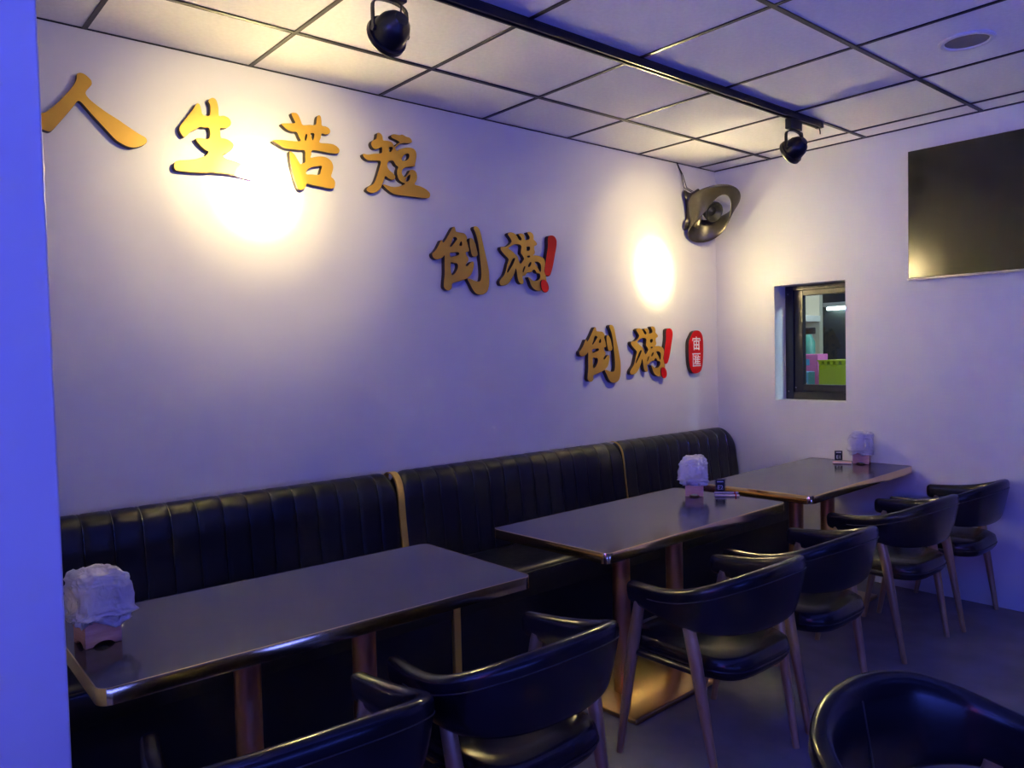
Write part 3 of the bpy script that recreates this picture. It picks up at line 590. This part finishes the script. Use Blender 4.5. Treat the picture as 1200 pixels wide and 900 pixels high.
# ================================================================ track and spotlights
XT = 1.02
trk = tag(empty('light_track', (XT, -3.3, H - 0.0025)), 'black ceiling light track running toward the back wall', 'light track')
bm = bmesh.new()
for a, b in ((-0.018, -0.008), (0.008, 0.018)): bm_box(bm, (a, -2.6, -0.030), (b, 2.76, -0.0005), 0.0012, 1)
bm_box(bm, (-0.0079, -2.6, -0.016), (0.0079, 2.76, -0.0005))
from_bm('rail', bm, M_black, trk)
box('end_cap', (-0.0185, 2.7605, -0.031), (0.0185, 2.785, -0.0004), M_black, trk, 0.002, 2)
tube('end_cap_wire', [(0.0, 2.773, -0.0315), (0.002, 2.775, -0.045), (0.004, 2.773, -0.062)], 0.003, M_black, trk, 6)
M_bulb = emit('lamp_lens', (1.0, 0.80, 0.5), 25.0)
def spot(y, aim, drop, label, gain=1.0):
    s = tag(empty('track_spotlight', (XT, y, H - 0.034)), label, 'spotlight', 'black track spotlights')
    box('adapter', (-0.017, -0.055, -0.052), (0.017, 0.055, -0.0008), M_black, s, 0.003, 2)
    c = Vector((0, 0, -drop))                        # head pivot
    d = (Vector(aim) - Vector((XT, y, H - 0.034 - drop))).normalized()
    side = d.cross(Vector((0, 0, 1))).normalized(); up = side.cross(d)
    # yoke: flat strap from the adapter round both sides of the head
    R = 0.062; yk = []
    for k in range(17):
        a = PI * k / 16
        x = math.cos(a) * R; zz = -0.056 - (1 - math.sin(a) ** 0.6) * 0.035
        yk.append(side * x + Vector((0, 0, zz)))
    yk = [side * R + c] + yk + [-side * R + c]
    rings = []
    fw = Vector((d.x, d.y, 0)).normalized()
    for i, p in enumerate(yk):
        a = yk[max(i - 1, 0)]; b = yk[min(i + 1, len(yk) - 1)]; t = (b - a).normalized(); nr = t.cross(fw).normalized()
        rings.append([p + fw * 0.0075 + nr * 0.0025, p - fw * 0.0075 + nr * 0.0025, p - fw * 0.0075 - nr * 0.0025, p + fw * 0.0075 - nr * 0.0025])
    v, f = loft(rings); from_py('yoke', v, f, M_black, s)
    ax = Matrix((side, up, d)).transposed().to_4x4(); ax.translation = c
    prof = [(0.0, -0.070), (0.022, -0.069), (0.026, -0.062), (0.040, -0.052), (0.052, -0.030), (0.057, 0.0), (0.058, 0.012), (0.066, 0.014), (0.067, 0.030), (0.063, 0.036), (0.057, 0.036), (0.054, 0.028), (0.030, 0.012), (0.0, 0.006)]
    lathe('head', prof, M_black, s, 36, ax, 30)
    lathe('lens', [(0.0, 0.0265), (0.052, 0.0275), (0.052, 0.0285), (0.0, 0.0288)], M_bulb, s, 24, ax)
    for sg in (-1, 1):
        kx = Matrix((side.cross(up) * 0 + up, d, side)).transposed().to_4x4(); kx.translation = c + side * sg * 0.0595
        lathe('pivot_knob', [(0.0, -0.006), (0.010, -0.006), (0.010, 0.006), (0.0, 0.006)], M_black, s, 14, kx)
    tube('cable', [(0, 0.01, -0.052), Vector((0, 0.02, -0.07)) - d * 0.02, c - d * 0.05 + Vector((0, 0.01, 0.05)), c - d * 0.062 + Vector((0, 0, 0.005))], 0.003, M_black, s, 6)
    for nm, P, ang, bl in (('spot_core', P_CORE, 11, 1.0), ('spot_ring', P_RING, 24, 1.0), ('spot_halo', P_HALO, 44, 1.0), ('spot_beam', P_MID, 78, 0.75), ('spot_spill', P_SPILL, 130, 1.0)):
        ld = bpy.data.lights.new(nm, 'SPOT'); ld.energy = P * (gain if ang < 50 else 1.0); ld.color = WARM; ld.spot_size = math.radians(ang); ld.spot_blend = bl; ld.shadow_soft_size = 0.025
        lo = bpy.data.objects.new(nm, ld); COL.objects.link(lo); lo.parent = s
        lo.location = c + d * 0.045; lo.rotation_euler = d.to_track_quat('-Z', 'Y').to_euler()
    return s
spot(-3.19, (0, -3.20, 2.085), 0.150, 'black track spotlight above the characters, nearest the front')
spot(-0.790, (0, -0.66, 1.885), 0.150, 'black track spotlight at the far end of the ceiling track', 0.65)

# ================================================================ ceiling speaker
cs = tag(empty('ceiling_speaker', (1.935, -1.10, H + 0.004)), 'round white rimmed speaker flush in a ceiling tile', 'speaker')
lathe('rim', [(0.078, -0.0005), (0.100, -0.0005), (0.100, -0.006), (0.092, -0.011), (0.080, -0.009), (0.078, -0.004)], M_spk_rim, cs, 40)
lathe('grille', [(0.0, -0.0008), (0.0775, -0.0008), (0.0775, -0.004), (0.0, -0.0065)], M_spk_grille, cs, 40)

# ================================================================ twisted ring speaker in the corner
FAN_C = Vector((0.168, -0.27, 2.262))
sp = tag(empty('wall_speaker', FAN_C), 'gunmetal twisted ring speaker hanging in the wall corner', 'speaker')
toc = Vector((cam.location - FAN_C)); toc.z = 0; toc.normalize()
rt = Vector((-toc.y, toc.x, 0)); upv = Vector((0, 0, 1))      # right / up as seen from the room
def loc3(a, b, c): return rt * a + upv * b + toc * c
ring_pts = []
N = 96
A = 0.135
tilt = math.radians(32)
rings = []
for i in range(N):
    t = 2 * PI * i / N
    # centre line: tilted ellipse, left end swings back
    x = 0.155 * math.cos(t); y0 = 0.085 * math.sin(t); z = 0.11 * math.sin(t + 0.5)
    xx = x * math.cos(tilt) - y0 * math.sin(tilt); yy = x * math.sin(tilt) + y0 * math.cos(tilt)
    c = loc3(xx, yy, z)
    dx, dy, dz = -0.155 * math.sin(t), 0.085 * math.cos(t), 0.11 * math.cos(t + 0.5)
    tg = loc3(dx * math.cos(tilt) - dy * math.sin(tilt), dx * math.sin(tilt) + dy * math.cos(tilt), dz).normalized()
    rad = (c - tg * c.dot(tg)).normalized(); bi = tg.cross(rad).normalized()
    ph = math.radians(70) * math.cos(t - 0.6) + math.radians(25)
    wv = bi * math.cos(ph) + rad * math.sin(ph); nv = tg.cross(wv)
    hw = 0.058 + 0.022 * math.cos(t - PI); th = 0.011
    rings.append([c + wv * (hw * math.cos(q)) + nv * (th * math.sin(q)) for q in [2 * PI * k / 16 for k in range(16)]])
v, f = loft(rings, closed_path=True, caps=False)
smooth_by_angle(from_py('twisted_ring', v, f, M_gun, sp), 80)
# second, smaller loop at the wall side
rings = []
for i in range(64):
    t = 2 * PI * i / 64
    c = loc3(-0.135 + 0.035 * math.cos(t), 0.02 + 0.095 * math.sin(t), -0.01 + 0.05 * math.cos(t))
    tg = loc3(-0.035 * math.sin(t), 0.095 * math.cos(t), -0.05 * math.sin(t)).normalized()
    wv = loc3(0.8, 0.0, 0.6).normalized(); wv = (wv - tg * wv.dot(tg)).normalized(); nv = tg.cross(wv)
    rings.append([c + wv * (0.05 * math.cos(q)) + nv * (0.010 * math.sin(q)) for q in [2 * PI * k / 14 for k in range(14)]])
v, f = loft(rings, closed_path=True, caps=False)
smooth_by_angle(from_py('wall_side_loop', v, f, M_gun, sp), 80)
axd = loc3(0.55, -0.35, 0.75).normalized(); sx_ = axd.cross(upv).normalized(); sy_ = sx_.cross(axd)
ax = Matrix((sx_, sy_, axd)).transposed().to_4x4(); ax.translation = loc3(0.0, 0.0, -0.03)
lathe('driver', [(0.0, -0.06), (0.045, -0.06), (0.062, -0.01), (0.066, 0.012), (0.060, 0.016), (0.030, -0.012), (0.018, -0.008), (0.0, 0.0)], M_gun_dark, sp, 32, ax)
tube('bracket', [loc3(-0.02, 0.0, -0.08), Vector((-FAN_C.x + 0.03, 0.02, 0.02)), Vector((-FAN_C.x + 0.002, 0.03, 0.02))], 0.014, M_gun_dark, sp, 10)
for k, dd in enumerate((0.0, 0.012)):
    tube('cable', [loc3(-0.08 + dd, 0.10, -0.03), Vector((-FAN_C.x + 0.02 + dd, -0.10 + dd, 0.16)), Vector((-FAN_C.x + 0.008, -0.11 + dd, 0.25)), Vector((-FAN_C.x + 0.006, -0.16, 0.325)), Vector((-FAN_C.x + 0.006, -0.22, 0.337))], 0.0028, M_black, sp, 6)

# ================================================================ napkin boxes in plastic bags, table cards, sticks
def bag_mesh(seed, w, d, z0, z1, bx, by):
    bm = bmesh.new(); bmesh.ops.create_icosphere(bm, subdivisions=6, radius=1.0)
    for vtx in bm.verts:
        p = vtx.co.normalized()
        q = Vector([math.copysign(abs(c) ** 0.30, c) for c in p])
        x, y = q.x * w / 2, q.y * d / 2; z = (z0 + z1) / 2 + q.z * (z1 - z0) / 2
        s = Vector((x, y, z)) * 22 + Vector((seed * 7.3, seed * 3.1, 0))
        n1 = noise.noise(s); r1 = 1 - abs(noise.noise(s * 1.9 + Vector((5, 0, 0)))) * 2
        r2_ = 1 - abs(noise.noise(Vector((s.x * 1.4, s.y * 1.4, s.z * 4.2)) + Vector((0, 9, 0)))) * 2
        lower = max(0.0, min(1.0, (z1 - z) / (z1 - z0)))
        r3 = 1 - abs(noise.noise(s * 3.7 + Vector((0, 0, 11)))) * 2
        off = 0.009 * n1 + 0.007 * r1 + 0.010 * r2_ * (0.35 + lower) + 0.004 * r3
        # gathered folds sticking out on one side
        k = max(0.0, p.x * bx + p.y * by - 0.55) * max(0.0, 1 - abs(p.z + 0.1) * 1.6)
        off += 0.055 * k * (0.6 + 0.8 * abs(noise.noise(Vector((s.z * 2.4, seed, 0)))))
        vtx.co = Vector((x, y, z)) + p * off
        if p.z < -0.75: vtx.co.z = z0 + 0.02 + 0.015 * n1
    bmesh.ops.delete(bm, geom=[v for v in bm.verts if (v.co.xy.length < w * 0.42 and v.co.z < z0 + 0.045)], context='VERTS')
    return bm
def napkin(x, y, rz, seed, bx, by, w, label):
    o = tag(empty('napkin_box', (x, y, ZT + 0.001), rz), label, 'napkin box', 'napkin boxes in plastic bags')
    # box: four sides, the bottom edges cut in a shallow arch
    h = 0.115; hw = w / 2; th = 0.007
    for k in range(4):
        a = k * PI / 2; n = 12; vs_ = []
        prof = [(-hw + th * (k % 2), 0.0), (-hw + 0.016, 0.0)] + [(-hw + 0.016 + (w - 0.032) * q / n, 0.011 * math.sin(PI * q / n) ** 0.6) for q in range(1, n)] + [(hw - 0.016, 0.0), (hw - th * (k % 2), 0.0), (hw - th * (k % 2), h), (-hw + th * (k % 2), h)]
        m4 = Matrix.Rotation(a, 4, 'Z')
        front = [m4 @ Vector((px, -hw, pz)) for px, pz in prof]; back = [m4 @ Vector((px, -hw + th, pz)) for px, pz in prof]
        nn = len(prof); fs = [tuple(range(nn)), tuple(range(2 * nn - 1, nn - 1, -1))] + [(i, i + nn, (i + 1) % nn + nn, (i + 1) % nn) for i in range(nn)]
        from_py('box_side', front + back, fs, M_box_wood, o)
    box('napkin_stack', (-hw + 0.012, -hw + 0.012, 0.02), (hw - 0.012, hw - 0.012, 0.150), M_tissue, o, 0.008, 2)
    bg = from_bm('plastic_bag', bag_mesh(seed, w + 0.012, w + 0.012, 0.054, 0.172, bx, by), M_bag, o, True)
    bg['label'] = 'crumpled clear plastic bag'
    return o
napkin(1.022, -4.082, 0.10, 1, 0.5, 0.87, 0.082, 'napkin box in a crumpled plastic bag on the nearest table')
napkin(0.925, -1.540, 0.62, 2, -0.9, -0.4, 0.082, 'napkin box in a crumpled plastic bag on the middle table')
napkin(1.035, -0.100, 0.30, 3, -0.8, -0.5, 0.084, 'napkin box in a crumpled plastic bag on the far table')

def text_mesh(name, s, size, parent, M4, m=M_white):
    cu = bpy.data.curves.new(name, 'FONT'); cu.body = s; cu.size = size; cu.align_x = 'CENTER'; cu.extrude = 0.0002
    tmp = bpy.data.objects.new('tmp', cu); COL.objects.link(tmp)
    me = bpy.data.meshes.new_from_object(tmp.evaluated_get(bpy.context.evaluated_depsgraph_get()))
    bpy.data.objects.remove(tmp); me.name = name; me.transform(M4); me.materials.clear()
    return new_obj(name, me, parent, m)
def card(x, y, rz, txt, label, clear):
    # local: faces -y
    o = tag(empty('table_card', (x, y, ZT + 0.001), rz), label, 'table card', 'table number cards')
    R90 = Matrix.Rotation(PI / 2, 4, 'X')
    box('card', (-0.022, 0.0, 0.006), (0.022, 0.0012, 0.062), M_black, o)
    text_mesh('number', txt, 0.028, o, Matrix.Translation((0, -0.0006, 0.016)) @ R90)
    box('printed_line', (-0.014, -0.0006, 0.050), (0.014, -0.0001, 0.0545), M_white, o)
    if clear:
        box('acrylic_holder', (-0.028, -0.003, 0.0), (0.028, -0.0012, 0.068), M_acrylic, o)
    box('holder_foot', (-0.028, -0.045, 0.0), (0.028, 0.003, 0.0025), M_acrylic, o)
    return o
card(0.984, -1.420, 0.80, 'E2', 'small clear stand with black number card E2 on the middle table', True)
card(0.905, -0.115, 0.72, 'E1', 'small black number card E1 on the far table', False)
M_stick = mat('stick_paper', (0.80, 0.62, 0.58), 0.5); M_stick_o = mat('stick_orange', (0.72, 0.36, 0.22), 0.5)
def stick(x, y, z, rz, L, m, label, dotted):
    o = tag(empty('wrapped_stick', (x, y, ZT + z), rz), label, 'stick', 'wrapped sticks beside the table cards')
    box('wrapper', (-L / 2, -0.006, 0), (L / 2, 0.006, 0.009), m, o, 0.003, 2)
    if dotted: box('red_band', (L / 2 - 0.022, -0.0064, -0.0003), (L / 2 - 0.012, 0.0064, 0.0094), M_red, o, 0.003, 2)
    return o
stick(1.020, -1.425, 0.0015, 0.72, 0.11, M_stick, 'pale wrapped stick with a red band, nearer the number card E2', True)
stick(1.060, -1.478, 0.0015, 0.72, 0.11, M_stick, 'pale wrapped stick with a red band, farther from the number card E2', True)
stick(0.955, -0.175, 0.0015, 0.35, 0.10, M_stick_o, 'orange wrapped stick beside the number card E1', False)
stick(0.968, -0.200, 0.0015, 0.35, 0.10, M_stick, 'pale wrapped stick beside the number card E1', False)

# ================================================================ things in the kitchen behind the window
ctr = tag(empty('kitchen_counter', (-0.2, 1.35, 0)), 'steel kitchen counter behind the window', 'counter')
box('worktop', (-1.2, -0.35, 0.86), (0.9, 0.35, 0.90), M_bezel, ctr, 0.004, 1); box('cabinet_body', (-1.18, -0.33, 0.0), (0.88, 0.33, 0.86), M_kwall, ctr)
M_lime = mat('lime_plastic', (0.50, 0.62, 0.02), 0.4); M_pink = mat('pink_card', (0.75, 0.18, 0.50), 0.5); M_sky = mat('sky_blue_card', (0.12, 0.45, 0.85), 0.5); M_teal = mat('teal_plastic', (0.10, 0.35, 0.30), 0.4)
cr = tag(empty('lime_crate', (0.385, 1.18, 0.9005), -0.12), 'lime green plastic crate seen through the window', 'crate')
box('body', (-0.21, -0.14, 0), (0.21, 0.14, 0.345), M_lime, cr, 0.01, 2)
for k in range(9): box('rim_rib', (-0.205 + k * 0.048, -0.146, 0.345), (-0.18 + k * 0.048, 0.146, 0.368), M_lime, cr)
box('rim', (-0.215, -0.148, 0.368), (0.215, 0.148, 0.378), M_lime, cr)
pb = tag(empty('pink_box', (-0.10, 1.45, 0.9005), -0.2), 'pink cardboard box with a blue mark behind the window', 'box')
box('carton', (-0.11, -0.06, 0), (0.11, 0.06, 0.42), M_pink, pb, 0.003, 1); box('printed_mark', (-0.03, -0.0612, 0.33), (0.03, -0.0601, 0.38), M_sky, pb)
sb = tag(empty('blue_box', (-0.06, 1.26, 0.9005), -0.2), 'small sky blue box in front of the pink box', 'box')
box('carton', (-0.08, -0.04, 0), (0.07, 0.04, 0.285), M_sky, sb, 0.003, 1); box('label_panel', (-0.06, -0.0412, 0.03), (0.06, -0.0401, 0.20), M_white, sb)
bt = tag(empty('spray_bottle', (-0.12, 1.45, 1.3215)), 'teal bottle with a dark trigger top standing on the pink box', 'bottle')
lathe('bottle_body', [(0.0, 0.0), (0.045, 0.0), (0.048, 0.02), (0.046, 0.10), (0.028, 0.14), (0.018, 0.16), (0.0, 0.161)], M_teal, bt, 20)
box('trigger_head', (-0.03, -0.018, 0.161), (0.05, 0.018, 0.215), M_black, bt, 0.008, 2)
struct(box('wall_kitchen_panel', (-3.0, 2.0, 0), (-0.32, 2.06, 2.6), M_kwall))
sh = tag(empty('kitchen_shelf', (-0.66, 1.879, 1.60)), 'pale wall shelf behind the window', 'shelf')
box('board', (-0.35, -0.12, 0.0), (0.35, 0.12, 0.05), M_white, sh); box('bracket', (-0.3, 0.05, -0.08), (-0.28, 0.12, 0.0), M_bezel, sh)
M_tube = emit('fluorescent_tube', (0.80, 0.95, 1.0), 14.0)
fl = tag(empty('kitchen_tube_lamp', (-0.25, 2.94, 1.74)), 'fluorescent tube lamp lit in the kitchen', 'lamp')
box('housing', (-0.5, -0.05, 0.03), (0.5, 0.059, 0.07), M_white, fl); tube('tube', [(-0.48, 0, 0.012), (0.48, 0, 0.012)], 0.014, M_tube, fl, 12)
ld = bpy.data.lights.new('kitchen_area', 'AREA'); ld.energy = P_REVEAL; ld.color = (0.62, 0.85, 1.0); ld.shape = 'RECTANGLE'; ld.size = 0.5; ld.size_y = 0.06
lo = bpy.data.objects.new('kitchen_area', ld); COL.objects.link(lo); lo.location = (2.40, 0.9, 2.30); lo.rotation_euler = (Vector((0.43, 0.05, 1.35)) - Vector((2.40, 0.9, 2.30))).to_track_quat('-Z', 'Y').to_euler()
wl = tag(empty('kitchen_wall_lamp', (2.4995, 0.9, 2.32)), 'small wall lamp high on the kitchen side wall', 'lamp')
box('lamp_housing', (-0.06, -0.28, -0.02), (0.0, 0.28, 0.05), M_white, wl, 0.005, 1)

cl = tag(empty('kitchen_fill_lamp', (-0.3, 1.2, 2.5995)), 'added fill panel on the kitchen ceiling, out of view', 'lamp')  # unseen fill, added to brighten the things behind the window
box('panel_housing', (-0.32, -0.17, -0.04), (0.32, 0.17, 0.0), M_white, cl)
ld = bpy.data.lights.new('kitchen_fill_light', 'AREA'); ld.energy = P_KITCHEN_FILL; ld.color = (0.85, 0.95, 1.0); ld.shape = 'RECTANGLE'; ld.size = 0.6; ld.size_y = 0.3
lo = bpy.data.objects.new('kitchen_fill_light', ld); COL.objects.link(lo); lo.parent = cl; lo.location = (0, 0, -0.045)

# ================================================================ coloured LED tubes on the walls behind and beside the viewer (out of frame)
def led(name, p0, p1, color, power, label, face):
    p0, p1 = Vector(p0), Vector(p1); mid = (p0 + p1) / 2; d = p1 - p0; L = d.length
    o = tag(empty(name, mid), label, 'light')
    hv = d / 2; fv = Vector(face)
    back = -fv * 0.03
    tube('housing', [-hv + back, hv + back], 0.022, M_bezel, o, 8)
    tube('light_tube', [-hv, hv], 0.012, emit(name + '_glow', color, 6.0), o, 8)
    ld = bpy.data.lights.new(name + '_light', 'AREA'); ld.shape = 'RECTANGLE'; ld.size = L; ld.size_y = 0.10; ld.energy = power; ld.color = color
    lo = bpy.data.objects.new(name + '_light', ld); COL.objects.link(lo); lo.parent = o
    z = -fv; x = d.normalized(); y = z.cross(x)
    mm = Matrix((x, y, z)).transposed().to_4x4(); mm.translation = fv * 0.016; lo.matrix_local = mm
    return o
led('blue_led_tube', (XR - 0.08, -6.4, 0.6), (XR - 0.08, -2.4, 0.6), BLUE, P_BLUE_RIGHT, 'blue LED tube along the right hand wall', (-0.8, 0, 0.6))
led('blue_led_tube', (1.6, YF + 0.08, 1.6), (4.3, YF + 0.08, 1.6), BLUE, P_BLUE_REAR, 'blue LED tube on the wall behind the viewer', (0, 0.4, 0.9165))
led('blue_led_tube', (XR - 0.08, -3.6, 1.6), (XR - 0.08, -0.8, 1.6), BLUE, P_BLUE_FILL, 'added upward facing blue fill tube near the far right corner', (-0.3, 0, 0.954))  # extra tube added to lift the blue on the right of the ceiling
led('red_neon_tube', (3.6, YF + 0.06, 1.45), (4.3, YF + 0.06, 1.45), (1.0, 0.10, 0.10), P_RED, 'red neon tube on the wall behind the viewer', (0, 1, 0))
